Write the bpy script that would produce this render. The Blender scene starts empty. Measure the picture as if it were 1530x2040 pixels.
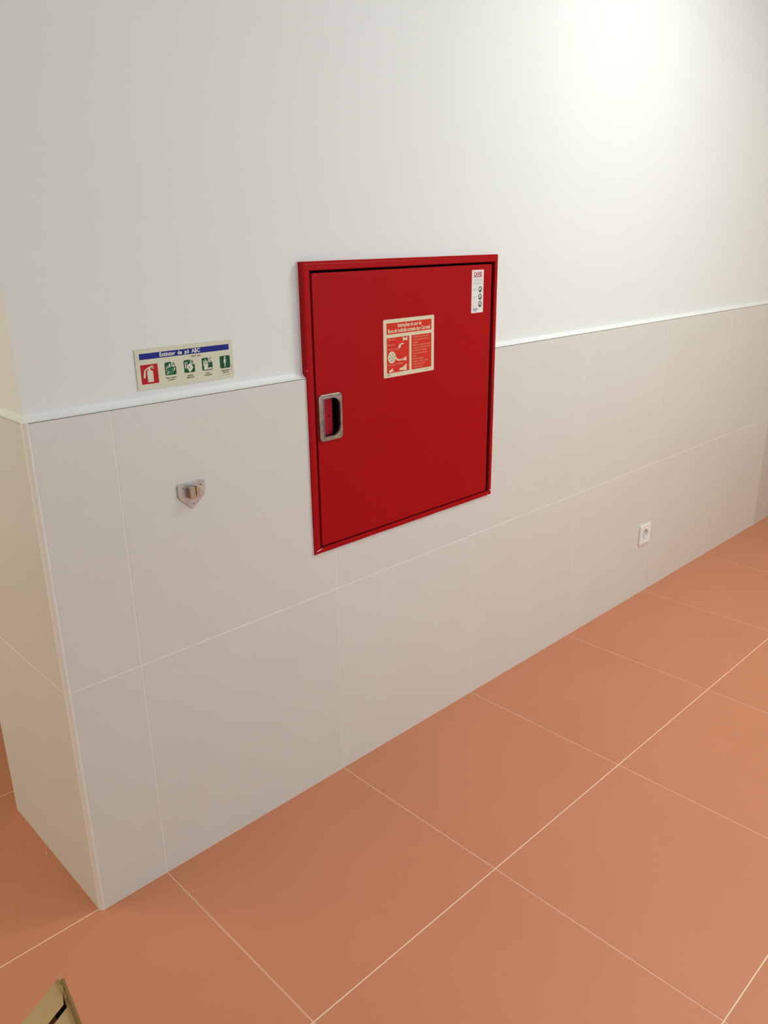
import bpy, bmesh, math, random
from mathutils import Vector, Matrix, noise
random.seed(4)
S = bpy.context.scene
COL = S.collection

# ------------------------------------------------------------------ camera
F_PX, PPX, PPY = 1608.64, 25.06, -6.0
cam_d = bpy.data.cameras.new('camera'); cam = bpy.data.objects.new('camera', cam_d); COL.objects.link(cam)
cam_d.sensor_fit = 'VERTICAL'; cam_d.sensor_height = 36.0; cam_d.sensor_width = 27.0
cam_d.lens = F_PX / 2040 * 36.0
cam_d.shift_x = -PPX / 2040; cam_d.shift_y = PPY / 2040
cam_d.clip_start = 0.02
rv = Vector((1.1759, -0.4769, -0.6821))
cam.matrix_world = Matrix.Translation((-0.5613, -1.5958, 1.5476)) @ Matrix.Rotation(rv.length, 4, rv.normalized())
S.camera = cam

# ------------------------------------------------------------------ world and exposure
world = bpy.data.worlds.new('world'); S.world = world; world.use_nodes = True
world.node_tree.nodes['Background'].inputs[0].default_value = (0.80, 0.86, 1.0, 1)
world.node_tree.nodes['Background'].inputs[1].default_value = 0.35
S.view_settings.view_transform = 'Standard'; S.view_settings.look = 'None'
S.view_settings.gamma = 1.0; S.view_settings.use_curve_mapping = False
S.view_settings.exposure = -0.03

# lamps of the room: (x, y, watts, colour, diameter)
CEIL_Z = 2.80
LAMPS = [(2.10, -0.95, 16.8, (0.91, 0.98, 0.97), 0.50),
         (3.20, -2.30, 25.5, (0.94, 0.97, 0.83), 0.50),
         (-1.30, 1.40, 9.0, (0.98, 0.98, 0.66), 0.50)]
# daylight through two windows, then an added fill opening: (x, y, z, width, height, turn, watts, colour)
WINDOWS = [(1.20, -2.99, 1.45, 2.4, 1.4, 0.0, 29.5, (0.68, 0.87, 0.97)),
           (-2.82, -1.20, 1.45, 2.0, 1.6, -math.pi / 2, 5.0, (0.72, 0.76, 0.74)),
           (-2.82, 1.30, 1.45, 1.6, 1.6, -math.pi / 2, 24.0, (0.95, 0.96, 0.74))]  # added opening that brightens the wall's left end face
for (wx, wy, wz, ww, wh, wr, we, wc) in WINDOWS:
    l = bpy.data.lights.new('window_light', 'AREA'); l.shape = 'RECTANGLE'; l.size = ww; l.size_y = wh; l.energy = we; l.color = wc
    lo = bpy.data.objects.new('window_light', l); COL.objects.link(lo); lo.location = (wx, wy, wz); lo.rotation_euler = (math.pi / 2, 0, wr)

# ------------------------------------------------------------------ materials
def srgb(r, g, b):
    f = lambda c: (c / 255 / 12.92) if c / 255 <= 0.04045 else ((c / 255 + 0.055) / 1.055) ** 2.4
    return (f(r), f(g), f(b), 1)

def mat(name, col, rough=0.5, metal=0.0, mottle=0.0, mscale=6.0, bump=0.0, bscale=200.0, spec=0.5, per_obj=0.0, coat=0.0):
    m = bpy.data.materials.new(name); m.use_nodes = True
    nt = m.node_tree; p = nt.nodes['Principled BSDF']
    p.inputs['Base Color'].default_value = col
    p.inputs['Roughness'].default_value = rough
    p.inputs['Metallic'].default_value = metal
    p.inputs['Specular IOR Level'].default_value = spec
    p.inputs['Coat Weight'].default_value = coat
    geo = nt.nodes.new('ShaderNodeNewGeometry')
    if mottle or per_obj:
        n = nt.nodes.new('ShaderNodeTexNoise'); n.inputs['Scale'].default_value = mscale
        n.inputs['Detail'].default_value = 4
        nt.links.new(geo.outputs['Position'], n.inputs['Vector'])
        mr = nt.nodes.new('ShaderNodeMapRange')
        mr.inputs['From Min'].default_value = 0.3; mr.inputs['From Max'].default_value = 0.7
        mr.inputs['To Min'].default_value = 1 - mottle; mr.inputs['To Max'].default_value = 1 + mottle
        nt.links.new(n.outputs['Fac'], mr.inputs['Value'])
        hs = nt.nodes.new('ShaderNodeHueSaturation'); hs.inputs['Color'].default_value = col
        val = mr.outputs['Result']
        if per_obj:
            oi = nt.nodes.new('ShaderNodeObjectInfo')
            m2 = nt.nodes.new('ShaderNodeMapRange')
            m2.inputs['To Min'].default_value = 1 - per_obj; m2.inputs['To Max'].default_value = 1 + per_obj
            nt.links.new(oi.outputs['Random'], m2.inputs['Value'])
            mu = nt.nodes.new('ShaderNodeMath'); mu.operation = 'MULTIPLY'
            nt.links.new(val, mu.inputs[0]); nt.links.new(m2.outputs['Result'], mu.inputs[1]); val = mu.outputs[0]
        nt.links.new(val, hs.inputs['Value'])
        nt.links.new(hs.outputs['Color'], p.inputs['Base Color'])
    if bump:
        n2 = nt.nodes.new('ShaderNodeTexNoise'); n2.inputs['Scale'].default_value = bscale; n2.inputs['Detail'].default_value = 3
        nt.links.new(geo.outputs['Position'], n2.inputs['Vector'])
        b = nt.nodes.new('ShaderNodeBump'); b.inputs['Strength'].default_value = bump; b.inputs['Distance'].default_value = 0.001
        nt.links.new(n2.outputs['Fac'], b.inputs['Height']); nt.links.new(b.outputs['Normal'], p.inputs['Normal'])
    return m

def emit(name, col, s):
    m = bpy.data.materials.new(name); m.use_nodes = True; nt = m.node_tree
    p = nt.nodes['Principled BSDF']; p.inputs['Emission Color'].default_value = (*col, 1); p.inputs['Emission Strength'].default_value = s
    p.inputs['Base Color'].default_value = (.8, .8, .8, 1)
    return m

M = dict(
    plaster=mat('white_wall_paint', (0.80, 0.815, 0.795, 1), 0.75, mottle=0.006, mscale=3, bump=0.10, bscale=260, spec=0.25),
    fillet=mat('white_fillet_paint', (0.83, 0.84, 0.82, 1), 0.5, bump=0.1, bscale=120),
    tile=mat('beige_wall_tile', (0.71, 0.695, 0.65, 1), 0.32, mottle=0.012, mscale=5, per_obj=0.008, bump=0.03, bscale=40, spec=0.45),
    grout=mat('pale_wall_grout', (0.86, 0.83, 0.77, 1), 0.8),
    tile2=mat('beige_wall_tile_darker', (0.62, 0.60, 0.56, 1), 0.32, mottle=0.012, mscale=5, spec=0.45),  # darker beige for the last tiles on the right
    fgrout_glint=mat('glinting_peach_floor_grout', (0.95, 0.70, 0.52, 1), 0.6),  # glint of the joints along the wall put into a paler colour
    corner=mat('pale_corner_trim', (0.88, 0.85, 0.77, 1), 0.4),
    floor=mat('terracotta_floor_tile', (0.63, 0.243, 0.126, 1), 0.45, mottle=0.025, mscale=2.5, per_obj=0.012, bump=0.05, bscale=300, spec=0.45),
    fgrout=mat('peach_floor_grout', (0.78, 0.42, 0.27, 1), 0.7),
    red=mat('red_enamel', (0.405, 0.0028, 0.0055, 1), 0.38, mottle=0.02, mscale=8, bump=0.06, bscale=160, spec=0.12),
    redin=mat('red_latch_enamel', (0.42, 0.006, 0.028, 1), 0.45, spec=0.15),
    redshade=mat('shaded_red_interior', (0.06, 0.0015, 0.002, 1), 0.8, spec=0.1),  # red darkened to carry the shade inside the closed box
    openshade=mat('black_opening_shade', (0.010, 0.008, 0.008, 1), 0.8, spec=0.1),  # black stands for the unlit hollow behind the handle opening
    zinc=mat('brushed_zinc', (0.36, 0.32, 0.285, 1), 0.34, metal=0.85, mottle=0.3, mscale=70, bump=0.3, bscale=90),
    galv=mat('galvanised_steel', (0.54, 0.51, 0.50, 1), 0.36, metal=0.8, mottle=0.12, mscale=50),
    brass=mat('yellowish_zinc_clip', (0.50, 0.41, 0.30, 1), 0.30, metal=0.8),
    hole=mat('screw_hole_black', (0.01, 0.008, 0.007, 1), 0.9),
    plastic=mat('white_plastic', (0.88, 0.87, 0.84, 1), 0.25),
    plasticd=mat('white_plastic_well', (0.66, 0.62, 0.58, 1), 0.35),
    lumi=mat('photoluminescent_cream', (0.70, 0.69, 0.53, 1), 0.45, spec=0.15),
    lumi2=mat('pale_sticker_cream', (0.72, 0.66, 0.46, 1), 0.45, spec=0.15),
    pblue=mat('blue_print', (0.012, 0.022, 0.24, 1), 0.45, spec=0.15),
    pred=mat('red_print', (0.50, 0.008, 0.016, 1), 0.45, spec=0.15),
    pred2=mat('orange_red_print', (0.66, 0.035, 0.022, 1), 0.45, spec=0.15),
    ppink=mat('pale_red_print', (0.78, 0.23, 0.14, 1), 0.45, spec=0.15),
    pgreen=mat('green_print', (0.008, 0.095, 0.04, 1), 0.45, spec=0.15),
    pgreen2=mat('mid_green_print', (0.06, 0.21, 0.11, 1), 0.45, spec=0.15),
    pwhite=mat('white_print', (0.75, 0.75, 0.62, 1), 0.45, spec=0.15),
    pblack=mat('dark_print', (0.06, 0.065, 0.05, 1), 0.5, spec=0.15),
    pgrey=mat('grey_print', (0.50, 0.50, 0.47, 1), 0.5, spec=0.15),
    pbrown=mat('faint_brown_print', (0.40, 0.34, 0.24, 1), 0.5, spec=0.15),
    pmaroon=mat('maroon_print', (0.40, 0.05, 0.08, 1), 0.5, spec=0.15),
    paper=mat('white_label_paper', (0.78, 0.77, 0.75, 1), 0.4),
    card=mat('brown_cardboard', (0.50, 0.335, 0.155, 1), 0.8, mottle=0.04, mscale=18, bump=0.15, bscale=120),
    cardshade=mat('kraft_brown_cardboard_shaded', (0.26, 0.155, 0.05, 1), 0.85),  # shade of the flap turned from the lamps, set into its brown
    cardinshade=mat('cardboard_inner_shade', (0.22, 0.07, 0.025, 1), 0.85),  # darkness of the slit and box interior painted into the cardboard
    ceil=mat('white_ceiling_paint', (0.82, 0.82, 0.80, 1), 0.8),
    lampm=mat('white_lamp_housing', (0.8, 0.8, 0.8, 1), 0.4),
    caulk=mat('white_sealant', (0.80, 0.77, 0.72, 1), 0.5),
    chip=mat('plaster_chip', (0.85, 0.80, 0.68, 1), 0.8),
)

# ------------------------------------------------------------------ mesh helpers
class MB:
    """collects shapes (with materials) and links them as one mesh object"""
    def __init__(s): s.v = []; s.f = []; s.mi = []; s.mats = []; s.sm = []
    def _m(s, m):
        if m not in s.mats: s.mats.append(m)
        return s.mats.index(m)
    def add(s, vs, fs, m, smooth=False):
        k = len(s.v); s.v += [tuple(q) for q in vs]; i = s._m(m)
        for f in fs: s.f.append([k + a for a in f]); s.mi.append(i); s.sm.append(smooth)
        return s
    def box(s, x0, x1, y0, y1, z0, z1, m):
        v = [(x, y, z) for x in (x0, x1) for y in (y0, y1) for z in (z0, z1)]
        return s.add(v, [(0, 1, 3, 2), (4, 6, 7, 5), (0, 4, 5, 1), (2, 3, 7, 6), (0, 2, 6, 4), (1, 5, 7, 3)], m)
    def mesh(s, me, m, T=None, smooth=False):
        T = T or Matrix()
        return s.add([T @ v.co for v in me.vertices], [list(p.vertices) for p in me.polygons], m, smooth)
    def build(s, name, parent=None, loc=(0, 0, 0), bevel=0, seg=2):
        me = bpy.data.meshes.new(name)
        L = Vector(loc)
        me.from_pydata([Vector(q) - L for q in s.v], [], s.f)
        for m in s.mats: me.materials.append(M[m])
        for p, i, sm in zip(me.polygons, s.mi, s.sm): p.material_index = i; p.use_smooth = sm
        bm = bmesh.new(); bm.from_mesh(me)
        bmesh.ops.recalc_face_normals(bm, faces=bm.faces[:])
        bm.to_mesh(me); bm.free()
        o = bpy.data.objects.new(name, me); COL.objects.link(o)
        o.location = loc
        if parent:
            o.parent = parent; wp = Vector((0, 0, 0)); q = parent
            while q: wp += q.location; q = q.parent
            o.location = L - wp
        if bevel:
            b = o.modifiers.new('bevel', 'BEVEL'); b.width = bevel; b.segments = seg; b.limit_method = 'ANGLE'
        return o

FRONT = Matrix.Rotation(math.pi / 2, 4, 'X')      # local x,y,z -> world x,z,-y : for things drawn on the wall
def on_wall(y):                                    # draw in (x, z) at depth y, thickness towards the viewer
    return Matrix.Translation((0, y, 0)) @ FRONT

def curve_mesh(loops, half, bev=0.0, res=2):
    """filled 2D outline(s) with holes, thickness 2*half, rounded edges"""
    c = bpy.data.curves.new('c', 'CURVE'); c.dimensions = '2D'; c.fill_mode = 'BOTH'
    c.extrude = max(half - bev, 0); c.bevel_depth = bev; c.bevel_resolution = res; c.offset = -bev
    for lp in loops:
        sp = c.splines.new('POLY'); sp.points.add(len(lp) - 1)
        for p, q in zip(sp.points, lp): p.co = (q[0], q[1], 0, 1)
        sp.use_cyclic_u = True
    o = bpy.data.objects.new('c', c); COL.objects.link(o)
    me = bpy.data.meshes.new_from_object(o.evaluated_get(bpy.context.evaluated_depsgraph_get()))
    bpy.data.objects.remove(o); bpy.data.curves.remove(c)
    return me

def text_mesh(txt, size, half=0.00008, offset=0.0, sx=1.0, align='LEFT', spacing=1.0, shear=0.0, lines=1.0, words=1.0):
    c = bpy.data.curves.new('t', 'FONT'); c.body = txt; c.size = size; c.extrude = half; c.offset = offset
    c.align_x = align; c.space_character = spacing; c.shear = shear; c.space_line = lines; c.resolution_u = 3
    c.space_word = words
    o = bpy.data.objects.new('t', c); COL.objects.link(o)
    me = bpy.data.meshes.new_from_object(o.evaluated_get(bpy.context.evaluated_depsgraph_get()))
    bpy.data.objects.remove(o); bpy.data.curves.remove(c)
    for v in me.vertices: v.co.x *= sx
    return me

def T2(x, z, y, rot=0.0): return Matrix.Translation((x, y, z)) @ FRONT @ Matrix.Rotation(rot, 4, 'Z')

def rrect(x0, x1, z0, z1, r, n=5, rs=None):
    rs = rs or (r, r, r, r)                        # bl, br, tr, tl
    out = []
    for (cx, cz, a0), rr in zip(((x0, z0, 180), (x1, z0, 270), (x1, z1, 0), (x0, z1, 90)), rs):
        ox = cx + (rr if cx == x0 else -rr); oz = cz + (rr if cz == z0 else -rr)
        for k in range(n + 1):
            a = math.radians(a0 + 90 * k / n); out.append((ox + rr * math.cos(a), oz + rr * math.sin(a)))
    return out
def ell(cx, cz, rx, rz, n=24, rot=0.0):
    o = []
    for k in range(n):
        a = 2 * math.pi * k / n; x = rx * math.cos(a); z = rz * math.sin(a)
        o.append((cx + x * math.cos(rot) - z * math.sin(rot), cz + x * math.sin(rot) + z * math.cos(rot)))
    return o

def empty(name, loc, label, cat, group=None):
    o = bpy.data.objects.new(name, None); COL.objects.link(o); o.location = loc; o.empty_display_size = 0.05
    o['label'] = label; o['category'] = cat
    if group: o['group'] = group
    return o
def struct(o): o['kind'] = 'structure'; return o

# ------------------------------------------------------------------ the grid of tiles and the room
A = 0.1798            # first full wall joint
W = 0.6
E0 = 0.012            # floor joint row under the wall
PY = 0.014            # plaster face of the front wall (tile face is y = 0)
QX = 0.008            # plaster face of the wall's left end (tile face is x = 0)
DEP = 0.530           # depth of the wall
HT = 1.2
XL, XR = A - 5 * W, A + 9 * W
YB, YF = E0 - 5 * W, E0 + 4 * W
CX0, CX1, CZ0, CZ1 = 0.699, 1.448, 0.7240, 1.4810   # cabinet frame outline

# floor: screed with grout, then each tile
fl = struct(MB().box(XL, XR, YB, YF, -0.06, -0.0010, 'fgrout').build('floor'))
def tile_mesh(sx, sz, t, ch, name, m):
    me = bpy.data.meshes.new(name)
    a, b = sx / 2, sz / 2
    v = [(-a, -b, 0), (a, -b, 0), (a, b, 0), (-a, b, 0), (-a, -b, t - ch), (a, -b, t - ch), (a, b, t - ch), (-a, b, t - ch),
         (-a + ch, -b + ch, t), (a - ch, -b + ch, t), (a - ch, b - ch, t), (-a + ch, b - ch, t)]
    f = [(3, 2, 1, 0), (8, 9, 10, 11)]
    for i in range(4):
        j = (i + 1) % 4
        f += [(i, j, 4 + j, 4 + i), (4 + i, 4 + j, 8 + j, 8 + i)]
    me.from_pydata(v, [], f); me.materials.append(M[m]); return me
GX, GY = 0.0050, 0.0026            # joints running away from the wall are wider than those along it
ft = tile_mesh(W - GX, W - GY, 0.009, 0.0007, 'tile', 'floor')
for i in range(int(round((XR - XL) / W))):
    for j in range(int(round((YF - YB) / W))):
        x, y = XL + (i + .5) * W, YB + (j + .5) * W
        
        o = bpy.data.objects.new('tile', ft); COL.objects.link(o); o.parent = fl; o.location = (x, y, -0.009)

ls = MB()
for j in range(1, int(round((YF - YB) / W))): ls.box(XL, XR, YB + j * W - .0014, YB + j * W + .0014, -0.0012, -0.0005, 'fgrout_glint')
ls.build('grout_line', fl)
# front wall: plaster with the opening of the cabinet, grout bed and tiles
HX0, HX1, HZ0, HZ1 = CX0 + 0.012, CX1 - 0.012, CZ0 + 0.012, CZ1 - 0.012
wf = MB()
def holed(mb, x0, x1, y0, y1, z0, z1, m):
    hx0, hx1, hz0, hz1 = HX0, HX1, max(HZ0, z0), min(HZ1, z1)
    mb.box(x0, hx0, y0, y1, z0, z1, m); mb.box(hx1, x1, y0, y1, z0, z1, m)
    if hz0 > z0: mb.box(hx0, hx1, y0, y1, z0, hz0, m)
    if hz1 < z1: mb.box(hx0, hx1, y0, y1, hz1, z1, m)
holed(wf, QX, XR, PY, DEP - QX, 0.0, CEIL_Z, 'plaster')
wall = struct(wf.build('wall_front'))
gb = MB(); holed(gb, 0.009, XR, 0.0005, PY, 0.0, HT - 0.0006, 'grout')
gb.build('grout_bed', wall)

def wall_tile(poly, parent, T=None, t=0.009, name='tile', m='tile'):
    me = curve_mesh([poly], t / 2, 0.0005, 0)
    T = T or Matrix.Translation((0, t / 2, 0)) @ FRONT
    return MB().mesh(me, m, T).build(name, parent)
G = 0.0010
CE = 0.011
cols = [(CE, A)] + [(A + k * W, A + (k + 1) * W) for k in range(9)]
for (x0, x1) in cols:
    x0 += G if x0 > 0.05 else 0.0008; x1 -= G
    for row in (0, 1):
        z0, z1 = (0.0015, W - G) if row == 0 else (W + G, HT)
        c0, c1, cz = CX0 + 0.004, CX1 - 0.004, CZ0 + 0.004
        if row == 0 or x1 < c0 or x0 > c1:
            poly = [(x0, z0), (x1, z0), (x1, z1), (x0, z1)]
        elif x0 < c0:
            poly = [(x0, z0), (x1, z0), (x1, cz), (c0, cz), (c0, z1), (x0, z1)]
        elif x1 > c1:
            poly = [(x0, z0), (x1, z0), (x1, z1), (c1, z1), (c1, cz), (x0, cz)]
        else:
            poly = [(x0, z0), (x1, z0), (x1, cz), (x0, cz)]
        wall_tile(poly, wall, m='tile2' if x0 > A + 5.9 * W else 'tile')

# left end of the same wall
we = MB().box(QX - 0.0005, QX, PY, DEP, 0.0, 1.0, 'plaster')
wl = struct(MB().box(0.0005, QX - 0.0001, 0.010, DEP - 0.009, 0.0, HT - 0.0006, 'grout').build('wall_left'))
for z0, z1 in ((0.0015, W - G), (W + G, HT)):
    poly = [(CE + .0008, z0), (DEP - CE - .0008, z0), (DEP - CE - .0008, z1), (CE + .0008, z1)]
    # drawn in (y, z), thickness towards -x
    Tm = Matrix(((0, 0, -1, 0.0035), (1, 0, 0, 0), (0, 1, 0, 0), (0, 0, 0, 1)))
    wall_tile(poly, wl, Tm, t=0.007)

# corner profiles (quarter round) at both ends of the end face
def corner_strip(name, cy, sgn):
    mb = MB(); r = CE; n = 8
    pts = [(r, cy + sgn * r)]
    prof = [(r, cy)] + [(r - r * math.sin(a), cy + sgn * (r - r * math.cos(a))) for a in [math.pi / 2 * k / n for k in range(1, n + 1)]]
    prof = [(r + 0.0005, cy)] + prof + [(0, cy + sgn * (r + 0.0005)), (r, cy + sgn * (r + .0005))]
    k = len(prof); z0, z1 = 0.0, HT + 0.0012
    v = [(x, y, z0) for x, y in prof] + [(x, y, z1) for x, y in prof]
    f = [(i, (i + 1) % k, k + (i + 1) % k, k + i) for i in range(k)] + [tuple(range(k)), tuple(range(k, 2 * k))]
    return struct(mb.add(v, f, 'corner').build(name))
corner_strip('trim_1', 0.0, 1)
corner_strip('trim_2', DEP, -1)

# painted mortar fillet on top of the tiles
def fillet_profile(d, h=0.0155):
    n = 5; out = [(-0.0010, 0.0016), (-0.0010, 0.0030)]
    for k in range(1, n + 1):
        a = k / n; out.append((-0.0010 + (d + 0.0010) * a, 0.0030 + (h - 0.003) * (a ** 1.9)))
    out += [(d + 0.001, h), (d + 0.001, 0.0016)]
    return out
def fillet(name, kind, a0, a1):
    pr = fillet_profile(PY if kind == 'x' else QX); k = len(pr)
    n = max(2, int((a1 - a0) / 0.06)); vs = []; fs = []
    for i in range(n + 1):
        a = a0 + (a1 - a0) * i / n; w = 0.0005 * noise.noise(Vector((a * 6, 3.1, 0)))
        for (d, z) in pr:
            zz = HT + z + (w if z > 0.004 and i > 1 else 0.0)
            if i == 0 and a0 == 0.0:            # mitre at the outer corner
                own, oth = (PY, QX) if kind == 'x' else (QX, PY)
                a = -0.0010 + (oth + 0.0010) * (d + 0.0010) / (own + 0.0010)
            else: a = a0 + (a1 - a0) * i / n
            vs.append((a, d, zz) if kind == 'x' else (d, a, zz))
    for i in range(n):
        for j in range(k):
            j2 = (j + 1) % k; fs.append((i * k + j, i * k + j2, (i + 1) * k + j2, (i + 1) * k + j))
    fs += [tuple(range(k)), tuple(range(n * k, n * k + k))]
    return struct(MB().add(vs, fs, 'fillet').build(name))
fillet('trim_3', 'x', 0.0, CX0 + 0.0005)
fillet('trim_4', 'x', CX1 - 0.0005, XR)
fillet('trim_5', 'y', 0.0, DEP)

# rest of the room: other walls and ceiling
def wall_open(name, axis, fixed0, fixed1, a0, a1, o0, o1, z0, z1):
    mb = MB()
    for (p, q, r, t) in ((a0, o0, 0, CEIL_Z), (o1, a1, 0, CEIL_Z), (o0, o1, 0, z0), (o0, o1, z1, CEIL_Z)):
        mb.box(p, q, fixed0, fixed1, r, t, 'plaster') if axis == 'x' else mb.box(fixed0, fixed1, p, q, r, t, 'plaster')
    return struct(mb.build(name))
wall_open('wall_back', 'x', YB - .1, YB, XL - .1, XR + .1, 0.0, 2.4, .75, 2.15)
for (p, q, r, t) in ((YB, -2.2, 0, CEIL_Z), (-.2, .5, 0, CEIL_Z), (2.1, YF, 0, CEIL_Z), (-2.2, -.2, 0, .65), (-2.2, -.2, 2.25, CEIL_Z), (.5, 2.1, 0, .65), (.5, 2.1, 2.25, CEIL_Z)):
    side = MB() if p == YB and q == -2.2 else side
    side.box(XL - .1, XL, p, q, r, t, 'plaster')
struct(side.build('wall_side'))
for nm, axis, c, o0, o1, z0, z1 in (('window_1', 'x', YB - .06, 0.0, 2.4, .75, 2.15), ('window_2', 'y', XL - .06, -2.2, -0.2, .65, 2.25), ('fill_window', 'y', XL - .06, 0.5, 2.1, .65, 2.25)):  # the third frame belongs to the added fill opening
    mb = MB(); mid = (o0 + o1) / 2
    for (p, q, r, t) in ((o0, o0 + .05, z0, z1), (o1 - .05, o1, z0, z1), (mid - .025, mid + .025, z0 + .05, z1 - .05), (o0 + .05, o1 - .05, z0, z0 + .05), (o0 + .05, o1 - .05, z1 - .05, z1)):
        mb.box(p, q, c - .02, c + .02, r, t, 'lampm') if axis == 'x' else mb.box(c - .02, c + .02, p, q, r, t, 'lampm')
    struct(mb.build(nm))
struct(MB().box(XL - .1, XR + .1, YF, YF + .1, 0, CEIL_Z, 'plaster').build('wall_far'))
struct(MB().box(XR, XR + .1, YB, YF, 0, CEIL_Z, 'plaster').build('wall_right'))
struct(MB().box(XL - .1, XR + .1, YB - .1, YF + .1, CEIL_Z, CEIL_Z + .1, 'ceil').build('ceiling'))

# ceiling lamps: recessed round fixtures with a diffuser and the light itself
def ring(r0, r1, n=40):
    return [[(r1 * math.cos(2 * math.pi * k / n), r1 * math.sin(2 * math.pi * k / n)) for k in range(n)],
            [(r0 * math.cos(2 * math.pi * k / n), r0 * math.sin(2 * math.pi * k / n)) for k in range(n)]]
em = emit('lit_diffuser', (1.0, 0.97, 0.9), 3.0)
places = ['nearest the red cabinet', 'far from the wall at the right', 'beyond the left wall end']
for (x, y, wt, colr, dia), pl in zip(LAMPS, places):
    t = empty('ceiling_lamp', (x, y, CEIL_Z), 'white round ceiling lamp with lit diffuser ' + pl, 'lamp', 'ceiling lamps')
    MB().mesh(curve_mesh(ring(dia / 2 + .005, dia / 2 + .03), 0.008, 0.002), 'lampm', Matrix.Translation((x, y, CEIL_Z - 0.008))).build('frame', t, (x, y, CEIL_Z))
    d = MB().mesh(curve_mesh([ell(0, 0, dia / 2, dia / 2, 40)], 0.002), 'lampm', Matrix.Translation((x, y, CEIL_Z - 0.006))).build('diffuser', t, (x, y, CEIL_Z))
    d.data.materials[0] = em
    l = bpy.data.lights.new('lamp_light', 'AREA'); l.shape = 'DISK'; l.size = dia; l.energy = wt; l.color = colr
    lo = bpy.data.objects.new('lamp_light', l); COL.objects.link(lo); lo.parent = t; lo.location = (0, 0, -0.02)

# ------------------------------------------------------------------ fire hose cabinet
cab = empty('fire_hose_cabinet', (1.07, 0.0, CZ0), 'red metal fire hose cabinet set into the wall, closed door with stickers', 'cabinet')
YFR = -0.0055                                     # front of the frame
# frame: outer return, flat face and a small rounded inner lip
def frame_loft(m):
    # (inset from outline, y) rings from the wall outward and back in
    rings = [(0.0, 0.0135), (0.0, YFR + 0.0012), (0.0012, YFR), (0.0055, YFR + 0.0006), (0.0065, YFR), (0.0198, YFR), (0.0214, YFR + 0.0015), (0.0214, 0.020)]
    mb = MB(); vs = []; fs = []
    SEG = 14
    for (ins, y) in rings:
        x0, x1, z0, z1 = CX0 + ins, CX1 - ins * 0.62, CZ0 + ins * 0.62, CZ1 - ins * 0.98
        loop = []
        for (p, q) in (((x0, z0), (x1, z0)), ((x1, z0), (x1, z1)), ((x1, z1), (x0, z1)), ((x0, z1), (x0, z0))):
            for s in range(SEG):
                u = s / SEG; loop.append((p[0] + (q[0] - p[0]) * u, p[1] + (q[1] - p[1]) * u))
        for (x, z) in loop:
            w = 0.0007 * noise.noise(Vector((x * 14, z * 14, 1.7))) if ins < 0.002 else 0.0
            vs.append((x + w, y, z + w))
    n = 4 * SEG
    for r in range(len(rings) - 1):
        for k in range(n):
            k2 = (k + 1) % n; fs.append((r * n + k, r * n + k2, (r + 1) * n + k2, (r + 1) * n + k))
    return mb.add(vs, fs, m)
fr = frame_loft('red').build('frame', cab)
# little paint chips at the frame's bottom corners
for (x0, z0, x1, z1, w) in ((0.7062, 0.7326, 0.7257, 0.7369, .0016), (1.4400, 0.7385, 1.4465, 0.7405, .0022), (1.4300, 0.7232, 1.4350, 0.7262, .0022), (0.6993, 1.2185, 0.7003, 1.2215, 0.001)):
    d = Vector((x1 - x0, z1 - z0)); nn = Vector((-d.y, d.x)).normalized() * w / 2
    me = curve_mesh([[(x0 - nn.x, z0 - nn.y), (x1 - nn.x, z1 - nn.y), (x1 + nn.x * .4, z1 + nn.y * .4), ((x0 + x1) / 2 + nn.x * 1.3, (z0 + z1) / 2 + nn.y * 1.3), (x0 + nn.x, z0 + nn.y)]], 0.0002)
    o = MB().mesh(me, 'caulk', on_wall(YFR - 0.0002)).build('paint_chip', cab); o['label'] = 'pale chipped paint spot'
# sealant bead
sb = MB()
def bead(p, q, y):
    n = 24; vs = []; fs = []
    d = (Vector(q) - Vector(p)); L = d.length; t = d.normalized(); nrm = Vector((-t.y, t.x))
    for i in range(n + 1):
        c = Vector(p) + t * (L * i / n); w = 0.0011 + 0.0005 * noise.noise(Vector((c.x * 22, c.y * 22, 5)))
        for (o_, yy) in ((-0.001, y), (w, y), (w * .6, y - 0.0007), (-0.001, y - 0.0016)):
            vs.append((c.x + nrm.x * o_, yy, c.y + nrm.y * o_))
    for i in range(n):
        for k in range(3): fs.append((i * 4 + k, i * 4 + k + 1, i * 4 + k + 5, i * 4 + k + 4))
    sb.add(vs, fs, 'caulk')
bead((CX1, CZ0), (CX0, CZ0), -0.0001)       # bottom, outward is down
bead((CX0, CZ0), (CX0, HT), -0.0001)
bead((CX0, HT + .014), (CX0, CZ1), PY - .0001)
bead((CX0, CZ1), (CX1, CZ1), PY - .0001)
bead((CX1, CZ1), (CX1, HT + .012), PY - .0001)
bead((CX1, HT), (CX1, CZ0), -0.0001)
sb.build('sealant_bead', cab)
# box behind
bx = MB(); a0, a1, b0, b1 = HX0 + .002, HX1 - .002, HZ0 + .002, HZ1 - .002
bx.box(a0, a1, 0.218, 0.22, b0, b1, 'redshade'); bx.box(a0, a0 + .0015, 0.0, 0.218, b0, b1, 'redshade'); bx.box(a1 - .0015, a1, 0.0, 0.218, b0, b1, 'redshade')
bx.box(a0 + .0015, a1 - .0015, 0.0, 0.218, b0, b0 + .0015, 'redshade'); bx.box(a0 + .0015, a1 - .0015, 0.0, 0.218, b1 - .0015, b1, 'redshade')
bx.build('cabinet_box', cab)
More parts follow.
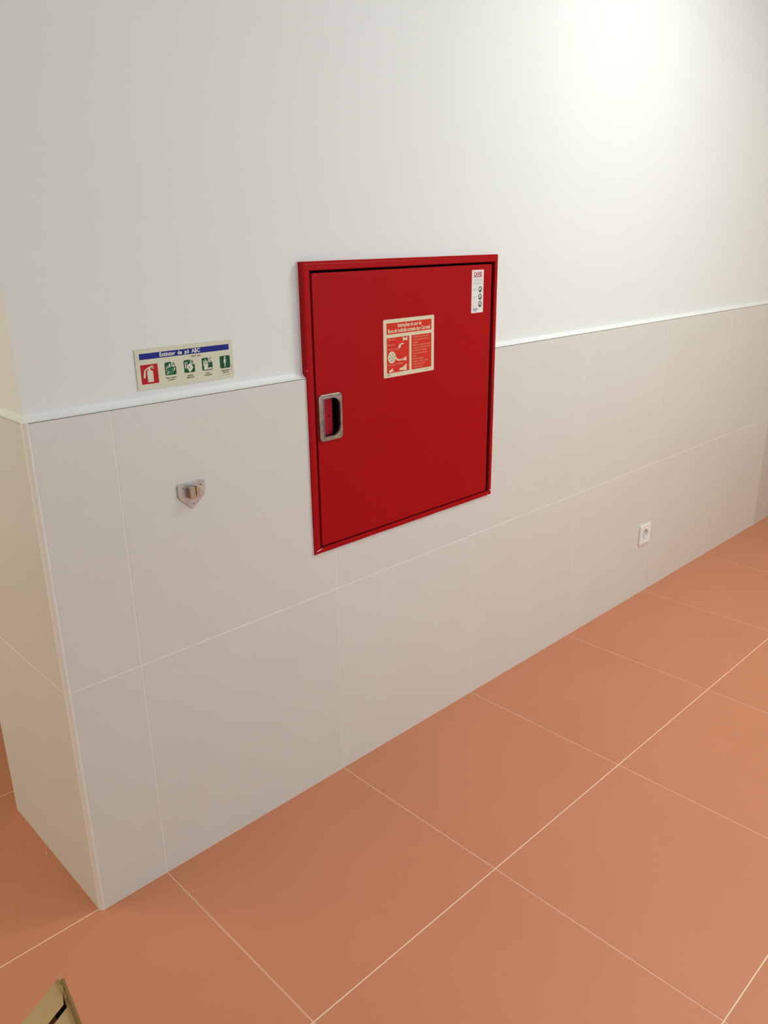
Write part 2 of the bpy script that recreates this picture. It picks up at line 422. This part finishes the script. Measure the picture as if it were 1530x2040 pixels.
# door with the handle opening
DX0, DX1, DZ0, DZ1 = 0.7288, 1.4245, 0.7410, 1.4535
YD = -0.0020
HO = rrect(0.7475, 0.8025, 1.0425, 1.1425, .02, 6, rs=(0.002, 0.024, 0.024, 0.002))
HB = rrect(0.7450, 0.8050, 1.0400, 1.1450, .02, 6, rs=(0.003, 0.0265, 0.0265, 0.003))
dm = curve_mesh([rrect(DX0, DX1, DZ0, DZ1, 0.004, 3), HB[::-1]], 0.006, 0.0016, 2)
door = MB().mesh(dm, 'red', on_wall(YD + 0.006)).build('door', cab)
# handle surround
HR = rrect(0.7320, 0.8110, 1.0305, 1.1535, 0.011, 5)
hm_ = curve_mesh([HR, HO[::-1]], 0.0035, 0.0018, 2)
h = MB().mesh(hm_, 'zinc', on_wall(YD - 0.0020), True)
hd = h.build('handle_surround', door); hd['label'] = 'scratched grey metal handle surround'
hd.modifiers.new('es', 'EDGE_SPLIT').split_angle = math.radians(40)
# thin raised bead round the opening and top lip
LP = curve_mesh([rrect(0.7460, 0.8040, 1.0410, 1.1440, .02, 6, rs=(0.003, 0.0255, 0.0255, 0.003)), HO[::-1]], 0.0009)
MB().mesh(LP, 'zinc', on_wall(YD - 0.0060)).build('opening_rim', door)
HC = rrect(0.7462, 0.8038, 1.0412, 1.1438, .02, 6, rs=(0.003, 0.0255, 0.0255, 0.003))
MB().mesh(curve_mesh([HC, HO[::-1]], 0.006), 'openshade', on_wall(YD + 0.0050)).build('opening_shade', door)  # black ring painted as the shade within the opening
lt = curve_mesh([rrect(0.7610, 0.7905, 1.0300, 1.1550, .02, 6, rs=(0.002, 0.022, 0.022, 0.002)), ell(0.7785, 1.0915, 0.0028, 0.0028, 12)[::-1]], 0.001)
lp = MB().mesh(lt, 'redin', on_wall(YD + 0.0135)); lp.mesh(curve_mesh([ell(0.7785, 1.0915, 0.0029, 0.0029, 12)], 0.0003), 'hole', on_wall(YD + 0.0140))
o = lp.build('latch_plate', door); o['label'] = 'crimson latch plate with a small keyhole'

# instruction sticker on the door
YS = YD - 0.0003
SX0, SX1, SZ0, SZ1 = 0.9675, 1.1685, 1.1670, 1.3237
def sx(u): return SX0 + (SX1 - SX0) * u
def sz(v): return SZ1 - (SZ1 - SZ0) * v
st = MB()
def layer(mb, loops, m, y, half=0.0001): mb.mesh(curve_mesh(loops, half), m, on_wall(y))
def quad(u0, u1, v0, v1): return [(sx(u0), sz(v1)), (sx(u1), sz(v1)), (sx(u1), sz(v0)), (sx(u0), sz(v0))]
layer(st, [rrect(SX0, SX1, SZ0, SZ1, 0.003, 3)], 'lumi2', YS, 0.0003)
sticker = st.build('instruction_sticker', door); sticker['label'] = 'cream and red hose reel instruction sticker'
pr = MB()
Y1, Y2 = YS - 0.0004, YS - 0.0006
layer(pr, [quad(.06, .945, .065, .255)], 'pred2', Y1)
layer(pr, [quad(.06, .495, .315, .925)], 'pred2', Y1)
layer(pr, [quad(.54, .945, .315, .925)], 'pred2', Y1)
def txt(mb, s, x, z, size, m, y, **k): mb.mesh(text_mesh(s, size, **k), m, T2(x, z, y))
txt(pr, 'Instruções de uso de', sx(.505), sz(.145), 0.0150, 'lumi2', Y2, align='CENTER', sx=0.74, offset=0.00035)
txt(pr, 'Boca de incêndio armada tipo Carretel', sx(.5), sz(.232), 0.0150, 'lumi2', Y2, align='CENTER', sx=0.705, offset=0.00035)
P = 'ppink'
for s, u, v in (('1 Abrir a válvula', .07, .36), ('2 Abrir a porta', .07, .45), ('3 Desenrolar mangueira', .07, .53), ('4 Abrir agulheta', .07, .80)):
    txt(pr, s, sx(u), sz(v), 0.0072, P, Y2, sx=0.70, offset=0.00012)
rt = ['1 Abrir a porta do armário e abrir', '   a válvula de seccionamento da', '   mangueira',
      '2 Desenrolar a mangueira do carretel', '   até ao local do incêndio sem dobras',
      '3 Abrir lentamente a agulheta e', '   dirigir o jacto para a base das', '   chamas',
      '4 Progredir lentamente a', '   extinguir o incêndio do exterior', '5 Fechar a água e enrolar a', '   mangueira após uso']
for k, s in enumerate(rt):
    txt(pr, s, sx(.555), sz(.362 + k * .0485), 0.0072, P, Y2, sx=0.66, offset=0.00016)
# pictograms: valve hand wheel, handset, reel with hose and nozzles
def pg(pts, m='lumi2', y=Y2): layer(pr, [[(sx(u), sz(v)) for u, v in pts]], m, y)
pg([(.37, .325), (.40, .335), (.40, .385), (.37, .395)]); pg([(.40, .343), (.425, .348), (.445, .325), (.455, .325), (.455, .395), (.445, .395), (.425, .375), (.40, .378)])
pg([(.28, .50), (.285, .465), (.31, .44), (.345, .425), (.375, .425), (.385, .45), (.37, .455), (.355, .442), (.33, .46), (.325, .49), (.30, .51)])
cx, cz, r = sx(.155), sz(.655), 0.0150
layer(pr, [ell(cx, cz, r, r * 1.08, 28)], 'lumi2', Y2)
for k in range(6):
    a = math.radians(60 * k + 15); layer(pr, [ell(cx + r * .6 * math.cos(a), cz + r * .6 * math.sin(a), r * .17, r * .17, 10)], 'pbrown', Y2 - .0002)
layer(pr, [ell(cx, cz, r * .17, r * .17, 10)], 'pbrown', Y2 - .0002)
pg([(.225, .665), (.235, .70), (.27, .725), (.31, .735), (.31, .705), (.28, .70), (.25, .68), (.235, .65)])
pg([(.32, .70), (.345, .70), (.345, .732), (.32, .735)]); pg([(.355, .705), (.385, .70), (.42, .675), (.435, .675), (.435, .745), (.42, .745), (.385, .73), (.355, .73)])
pg([(.22, .745), (.25, .765), (.30, .775), (.35, .768), (.35, .755), (.37, .775), (.35, .80), (.35, .785), (.30, .79), (.25, .78)], 'ppink')
pg([(.10, .88), (.13, .87), (.16, .85), (.175, .85), (.175, .905), (.16, .90), (.13, .91), (.10, .91)])
pg([(.185, .90), (.20, .885), (.205, .92), (.19, .945 - .025)], 'ppink')
pg([(.30, .865), (.34, .86), (.37, .845), (.37, .905), (.34, .90), (.30, .90)]); pg([(.375, .84), (.40, .83), (.425, .80), (.44, .80), (.44, .925 - .01), (.425, .915), (.40, .91), (.375, .905)])
txt(pr, '30/04', sx(.06), sz(.975), 0.0070, 'pbrown', Y1, sx=0.9, offset=.0002)
txt(pr, '17.0.0.0', sx(.80), sz(.972), 0.0055, 'pbrown', Y1, sx=0.9)
pr.build('printed_instructions', sticker) if False else None
po = pr.build('print', door); po['label'] = 'red panels and cream lettering printed on the sticker'

# white certification label
LX0, LX1, LZ0, LZ1 = 1.3315, 1.3855, 1.3155, 1.4390
lb = MB(); layer(lb, [rrect(LX0, LX1, LZ0, LZ1, .001, 2)], 'paper', YS, 0.0002)
lw, lh = LX1 - LX0, LZ1 - LZ0
lx = lambda u: LX0 + lw * u
lz = lambda v: LZ1 - lh * v
Y3 = YS - .0003
txt(lb, 'CAVIE', lx(.14), lz(.138), 0.0160, 'pmaroon', Y3, sx=0.86, offset=0.0005)
layer(lb, [[(lx(.14), lz(.168)), (lx(.86), lz(.168)), (lx(.86), lz(.150)), (lx(.14), lz(.150))]], 'pmaroon', Y3)
for v in (.225, .255, .305, .335): layer(lb, [[(lx(.14), lz(v)), (lx(.88), lz(v)), (lx(.88), lz(v - .012)), (lx(.14), lz(v - .012))]], 'pgrey', Y3)
for v, w in ((.45, .45), (.475, .42), (.63, .38), (.66, .30), (.81, .22), (.845, .38)):
    layer(lb, [[(lx(.12), lz(v)), (lx(w), lz(v)), (lx(w), lz(v - .012)), (lx(.12), lz(v - .012))]], 'pgrey', Y3)
for v in (.455, .63, .80):
    cx, cz = lx(.73), lz(v); layer(lb, [ell(cx, cz, .0082, .0088, 26), ell(cx, cz, .0054, .0060, 26)[::-1]], 'pblack', Y3)
    layer(lb, [[(cx - .0048, cz - .0070), (cx + .0012, cz - .0074), (cx + .0026, cz + .0022), (cx - .0002, cz + .0012)]], 'pblack', Y3)
txt(lb, 'T S T', lx(.14), lz(.965), 0.0120, 'pblack', Y3, sx=0.75, offset=0.0005)
o = lb.build('certification_label', door); o['label'] = 'narrow white printed label near the top right corner'

# ------------------------------------------------------------------ extinguisher sign on the plaster above the tiles
sg = empty('extinguisher_sign', (0.3740, PY, 1.2300), 'cream extinguisher sign with blue title band on the wall left of the red cabinet', 'sign')
X0, X1, Z0, Z1 = 0.2535, 0.4970, 1.2300, 1.3165
YB_ = PY - 0.0003
MB().mesh(curve_mesh([rrect(X0, X1, Z0, Z1, 0.001, 2)], 0.0010, 0.0002), 'lumi', on_wall(YB_ - 0.0010)).build('panel', sg)
YP = YB_ - 0.0021
b = MB(); layer(b, [[(.2633, 1.2940), (.4872, 1.2940), (.4872, 1.3066), (.2633, 1.3066)]], 'pblue', YP); band = b.build('title_band', sg)
b = MB(); txt(b, 'Extintor de pó ABC', .3106, 1.29665, 0.0122, 'pwhite', YP - .0002, sx=0.86, offset=0.00042, spacing=1.08, words=1.9); b.build('lettering', band)
def cap(*a, **k): b = MB(); txt(b, *a, **k); return b.build('caption', sg)
cap('Usar em:', .3870, 1.2872, 0.0066, 'pblack', YP, sx=1.0, offset=.0001, spacing=1.05, words=1.5)
for t_, cx, z in (('Papel, madeira\ne tecidos', .3345, 1.2470), ('Líquidos\ninflamáveis', .3815, 1.2462), ('Gases\ninflamáveis', .4275, 1.2460), ('Equipamento\neléctrico', .4745, 1.2467)):
    cap(t_, cx, z, 0.0050, 'pblack', YP, sx=.92, align='CENTER', offset=.00008, lines=.9)
cap('© 10.010', .4660, 1.2365, 0.0050, 'pbrown', YP, sx=1.0)
MB().mesh(curve_mesh([[(.4908, 1.2425), (.4914, 1.2425), (.4914, 1.2660), (.4908, 1.2660)]], .0001), 'pmaroon', on_wall(YP)).build('red_mark', sg)
# red extinguisher symbol
b = MB(); q = lambda u, v: (.2636 + .0404 * u, 1.2828 - .0415 * v)
layer(b, [[q(0, 1), q(1, 1), q(1, 0), q(0, 0)]], 'pred', YP)
Z = lambda L: [q(u, v) for u, v in L]
layer(b, [Z([(.36, .88), (.36, .36), (.42, .30), (.62, .30), (.70, .36), (.70, .88), (.66, .91), (.40, .91)])], 'lumi', YP - .0002)
layer(b, [Z([(.45, .31), (.45, .22), (.30, .30), (.27, .34), (.24, .68), (.10 + .02, .67), (.20, .30), (.26, .24), (.50, .12), (.72, .06), (.74, .11), (.56, .18), (.55, .31)])], 'lumi', YP - .0002)
layer(b, [Z([(.60, .17), (.80, .12), (.78, .25), (.70, .25), (.62, .21)])], 'pbrown', YP - .0002)
b.build('extinguisher_symbol', sg)
# green symbols
def gsym(x0, z1, lab, draw):
    w, hh = .0272, .0283; b = MB(); Q = lambda u, v: (x0 + w * u, z1 - hh * v)
    layer(b, [rrect(x0, x0 + w, z1 - hh, z1, .003, 3)], 'pgreen', YP)
    ZZ = lambda L: [Q(u, v) for u, v in L]
    if lab:
        layer(b, [ZZ([(.60, -.04), (1.03, -.04), (1.03, .36), (.70, .40), (.60, .32)])], 'lumi', YP - .0002)
        b.mesh(text_mesh(lab, .0115, offset=.0001), 'pgreen', T2(x0 + w * .66, z1 - hh * .32, YP - .0004))
    draw(b, ZZ, Q); b.build('hazard_symbol', sg)
def dA(b, Z, Q):
    for cx, cz, rx, rz in ((.44, .27, .07, .17), (.28, .36, .045, .11), (.15, .43, .035, .08)): layer(b, [[Q(*p) for p in ell(cx, cz, rx, rz, 12)]], 'pwhite', YP - .0002)
    layer(b, [Z([(.12, .55), (.50, .52), (.85, .42), (.80, .70), (.60, .92), (.15, .92), (.10, .72)])], 'pgreen2', YP - .0002)
    layer(b, [Z([(.08, .60), (.14, .52), (.13, .74)])], 'pwhite', YP - .0004); layer(b, [Z([(.72, .70), (.86, .44), (.92, .52), (.80, .72)])], 'pwhite', YP - .0004)
    layer(b, [Z([(.10, .90), (.30, .70), (.36, .72), (.18, .94)])], 'lumi', YP - .0004); layer(b, [Z([(.20, .62), (.62, .58), (.62, .61), (.20, .66)])], 'pgreen', YP - .0004)
def dB(b, Z, Q):
    layer(b, [Z([(.50, .98), (.27, .60), (.38, .42), (.52, .28), (.66, .36), (.86, .62), (.66, .86)])], 'pwhite', YP - .0002)
    layer(b, [Z([(.50, .48), (.56, .60), (.52, .72), (.47, .60)])], 'pgreen', YP - .0004)
    for u in (.10, .26): layer(b, [Z([(u, .70), (u, .20), (u + .06, .12), (u + .09, .60)])], 'pwhite', YP - .0002)
    layer(b, [Z([(.16, .55), (.36, .10), (.42, .10), (.24, .60)])], 'pgreen2', YP - .0002)
def dC(b, Z, Q):
    for u, v in ((.14, .14), (.30, .04), (.44, .18)): layer(b, [Z([(u, .52), (u + .02, v), (u + .10, v + .16), (u + .12, .52)])], 'pwhite', YP - .0002)
    layer(b, [Z([(.08, .52), (.62, .46), (.56, .66), (.50, .80), (.95, .80), (.95, .92), (.16, .94), (.20, .66)])], 'pwhite', YP - .0002)
def dD(b, Z, Q):
    layer(b, [Z([(.46, .06), (.58, .06), (.50, .36), (.62, .30), (.48, .90), (.42, .90), (.46, .50), (.34, .58)])], 'pwhite', YP - .0002)
gsym(.3208, 1.2825, 'A', dA); gsym(.3675, 1.2822, 'B', dB); gsym(.4134, 1.2818, 'C', dC); gsym(.4606, 1.2812, '', dD)

# ------------------------------------------------------------------ extinguisher wall bracket
br = empty('extinguisher_bracket', (0.348, 0.0, 0.944), 'small galvanised steel extinguisher hook plate screwed to the tile under the sign', 'bracket')
def rpoly(pts, r, n=4):
    out = []; k = len(pts)
    for i in range(k):
        p = Vector(pts[i]); a = (Vector(pts[i - 1]) - p).normalized(); c = (Vector(pts[(i + 1) % k]) - p).normalized()
        for s in range(n + 1):
            u = s / n; q = p + a * r * (1 - u) ** 2 + c * r * u ** 2; out.append((q.x, q.y))
    return out
holes = [(0.3275, 0.9975), (0.3735, 0.9975), (0.3505, 0.9560)]
pl = rpoly([(0.3135, 1.0080), (0.3850, 1.0080), (0.3850, 0.9760), (0.3495, 0.9425), (0.3135, 0.9760)], 0.006)
MB().mesh(curve_mesh([pl] + [ell(x, z, .0016, .0016, 12)[::-1] for x, z in holes], 0.0011, 0.0004), 'galv', on_wall(-0.0026)).build('plate', br, bevel=0)
for x, z in holes:
    b = MB(); b.mesh(curve_mesh([ell(x, z, .0030, .0030, 16), ell(x, z, .0016, .0016, 12)[::-1]], 0.0004), 'galv', on_wall(-0.0040))
    b.mesh(curve_mesh([ell(x, z, .0017, .0017, 12)], 0.0002), 'hole', on_wall(-0.0020)); b.build('screw_hole', br)
# upright clip: two cheeks folded out from the plate with a slot between them
c = MB()
c.mesh(curve_mesh([rrect(0.3365, 0.3500, 0.9715, 1.0010, 0.003, 3)], 0.0012, 0.0004), 'brass', on_wall(-0.0175))
c.mesh(curve_mesh([rrect(0.3525, 0.3620, 0.9730, 0.9985, 0.003, 3)], 0.0012, 0.0004), 'brass', on_wall(-0.0175))
c.box(0.3365, 0.3385, -0.0170, -0.0038, 0.9740, 0.9985, 'brass')
c.box(0.3600, 0.3620, -0.0170, -0.0038, 0.9750, 0.9970, 'brass')
c.box(0.3385, 0.3600, -0.0165, -0.0038, 0.9900, 0.9916, 'brass')
c.build('hook_clip', br)

# ------------------------------------------------------------------ power socket
so = empty('power_socket', (2.536, 0.0, 0.245), 'white square wall socket low on the tiles near the floor', 'socket')
MB().mesh(curve_mesh([rrect(2.4930, 2.5790, 0.2435, 0.3305, 0.004, 3), ell(2.5360, 0.2870, .0215, .0215, 28)[::-1]], 0.0045, 0.0018), 'plastic', on_wall(-0.0047)).build('cover_plate', so)
w = MB(); n = 28
vs = []; fs = []
for (r, y) in ((.0215, -.0094), (.0200, -.0094), (.0185, .0010), (.0, .0010)):
    for k in range(n): a = 2 * math.pi * k / n; vs.append((2.5360 + r * math.cos(a), y, .2870 + r * math.sin(a)))
for r in range(3):
    for k in range(n): k2 = (k + 1) % n; fs.append((r * n + k, r * n + k2, (r + 1) * n + k2, (r + 1) * n + k))
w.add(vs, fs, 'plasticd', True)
w.build('socket_well', so)
hb = MB()
for dx in (-.0095, .0095): hb.mesh(curve_mesh([ell(2.536 + dx, .287, .0024, .0024, 10)], 0.0002), 'hole', on_wall(0.0006))
hb.build('pin_hole', so)

# ------------------------------------------------------------------ cardboard carton at the lower left
bz = 0.30
Ld = Vector((math.cos(math.radians(-152.3)), math.sin(math.radians(-152.3)), 0)); Rd = Vector((math.cos(math.radians(-98.8)), math.sin(math.radians(-98.8)), 0))
PK = Vector((-0.2290, -0.3960, 0.0)); LL, RL = 0.34, 0.30
box = empty('cardboard_box', (PK.x + (Ld * LL + Rd * RL).x / 2, PK.y + (Ld * LL + Rd * RL).y / 2, 0), 'brown cardboard box with closed flaps, only its corner showing at the lower left', 'box')
def slab(mb, p, m, th):
    """thin panel: polygon p (3D, planar) thickened down by th"""
    k = len(p); nrm = (p[1] - p[0]).cross(p[2] - p[0]).normalized()
    if nrm.z > 0: nrm = -nrm
    v = [q for q in p] + [q + nrm * th for q in p]
    f = [tuple(range(k)), tuple(range(2 * k - 1, k - 1, -1))] + [(i, (i + 1) % k, k + (i + 1) % k, k + i) for i in range(k)]
    mb.add(v, f, m)
TH = 0.004
body = MB(); crn = [PK, PK + Ld * LL, PK + Ld * LL + Rd * RL, PK + Rd * RL]
cen = sum(crn, Vector()) / 4
inn = [c_ + (cen - c_).normalized() * TH * 1.6 for c_ in crn]
vs = [Vector((q.x, q.y, z)) for ring_ in (crn, inn) for z in (0.0, bz - 0.006) for q in ring_]
fs = []
for i in range(4):
    j = (i + 1) % 4
    fs += [(i, j, 4 + j, 4 + i), (8 + i, 8 + j, 12 + j, 12 + i), (4 + i, 4 + j, 12 + j, 12 + i), (i, j, 8 + j, 8 + i)]
body.add(vs, fs, 'card'); body.add([q + Vector((0, 0, .002)) for q in inn], [(0, 1, 2, 3)], 'cardinshade'); body.build('body', box, box.location)
up = Vector((0, 0, bz))
# flap nearest the wall (between the far edge and the slit), slightly raised edge
f1 = MB(); s0, s1 = 0.058, 0.050
p0 = PK + up; slab(f1, [p0, p0 + Rd * 0.030 + Ld * 0.003, p0 + Rd * s0 + Ld * .010 + Vector((0, 0, .004)), PK + Ld * (LL - .01) + Rd * s1 + up + Vector((0, 0, .004)), PK + Ld * LL + up], 'card', TH)
f1.build('flap', box, box.location)
f2 = MB(); slab(f2, [PK + Rd * 0.0655 + Ld * .002 + up, PK + Ld * (LL - .01) + Rd * .066 + up, PK + Ld * (LL - .01) + Rd * (RL) + up, PK + Rd * RL + up], 'card', TH)
f2.build('flap', box, box.location)
# inner end flap seen through the slit and the outer flap folded over the right side
f3 = MB(); slab(f3, [PK + Ld * .03 + Rd * .01 + up * .972, PK + Ld * .20 + Rd * .01 + up * .972, PK + Ld * .20 + Rd * (RL - .01) + up * .972, PK + Ld * .03 + Rd * (RL - .01) + up * .972], 'cardinshade', TH)
f3.build('flap', box, box.location)
od = Vector((-Rd.y, Rd.x, 0)); od = od if od.x > 0 else -od
f4 = MB(); a_ = PK + up - od * .0012 + Rd * .012
slab(f4, [a_, a_ + od * .0035 + up * .033 + Rd * .003, a_ + od * .005 + up * .033 + Rd * (RL - .02), a_ + Rd * (RL - .012)], 'cardshade', TH)
f4.build('flap', box, box.location)
# torn, curled lip at the far corner
tr = MB(); vs = []; fs = []
for k in range(7):
    q = PK + up + Rd * (k * .0085) + Ld * (.002 + .001 * math.sin(k * 2.1))
    hgt = .004 + .0028 * math.sin(k * 1.9 + .6)
    vs += [q, q + Vector((0, 0, hgt)) + Ld * .001, q + Vector((0, 0, hgt)) - Ld * .0022, q - Ld * .003]
for k in range(6):
    for j in range(4): fs.append((k * 4 + j, k * 4 + (j + 1) % 4, (k + 1) * 4 + (j + 1) % 4, (k + 1) * 4 + j))
fs += [(0, 1, 2, 3), (24, 25, 26, 27)]
tr.add(vs, fs, 'card').build('torn_edge', box, box.location)

# ------------------------------------------------------------------ tiny chip on the floor
me = bpy.data.meshes.new('plaster_chip'); bm = bmesh.new(); bmesh.ops.create_icosphere(bm, subdivisions=2, radius=0.5)
for v in bm.verts: v.co *= 1 + 0.25 * noise.noise(v.co * 3)
bm.to_mesh(me); bm.free(); me.materials.append(M['chip'])
o = bpy.data.objects.new('plaster_chip', me); COL.objects.link(o); o.scale = (0.0034, 0.0075, 0.0024); o.rotation_euler = (0, 0, -.35)
o.location = (-0.0120, 0.2880, 0.0010); o['label'] = 'tiny white plaster chip on the terracotta floor beside the left wall end'; o['category'] = 'chip'
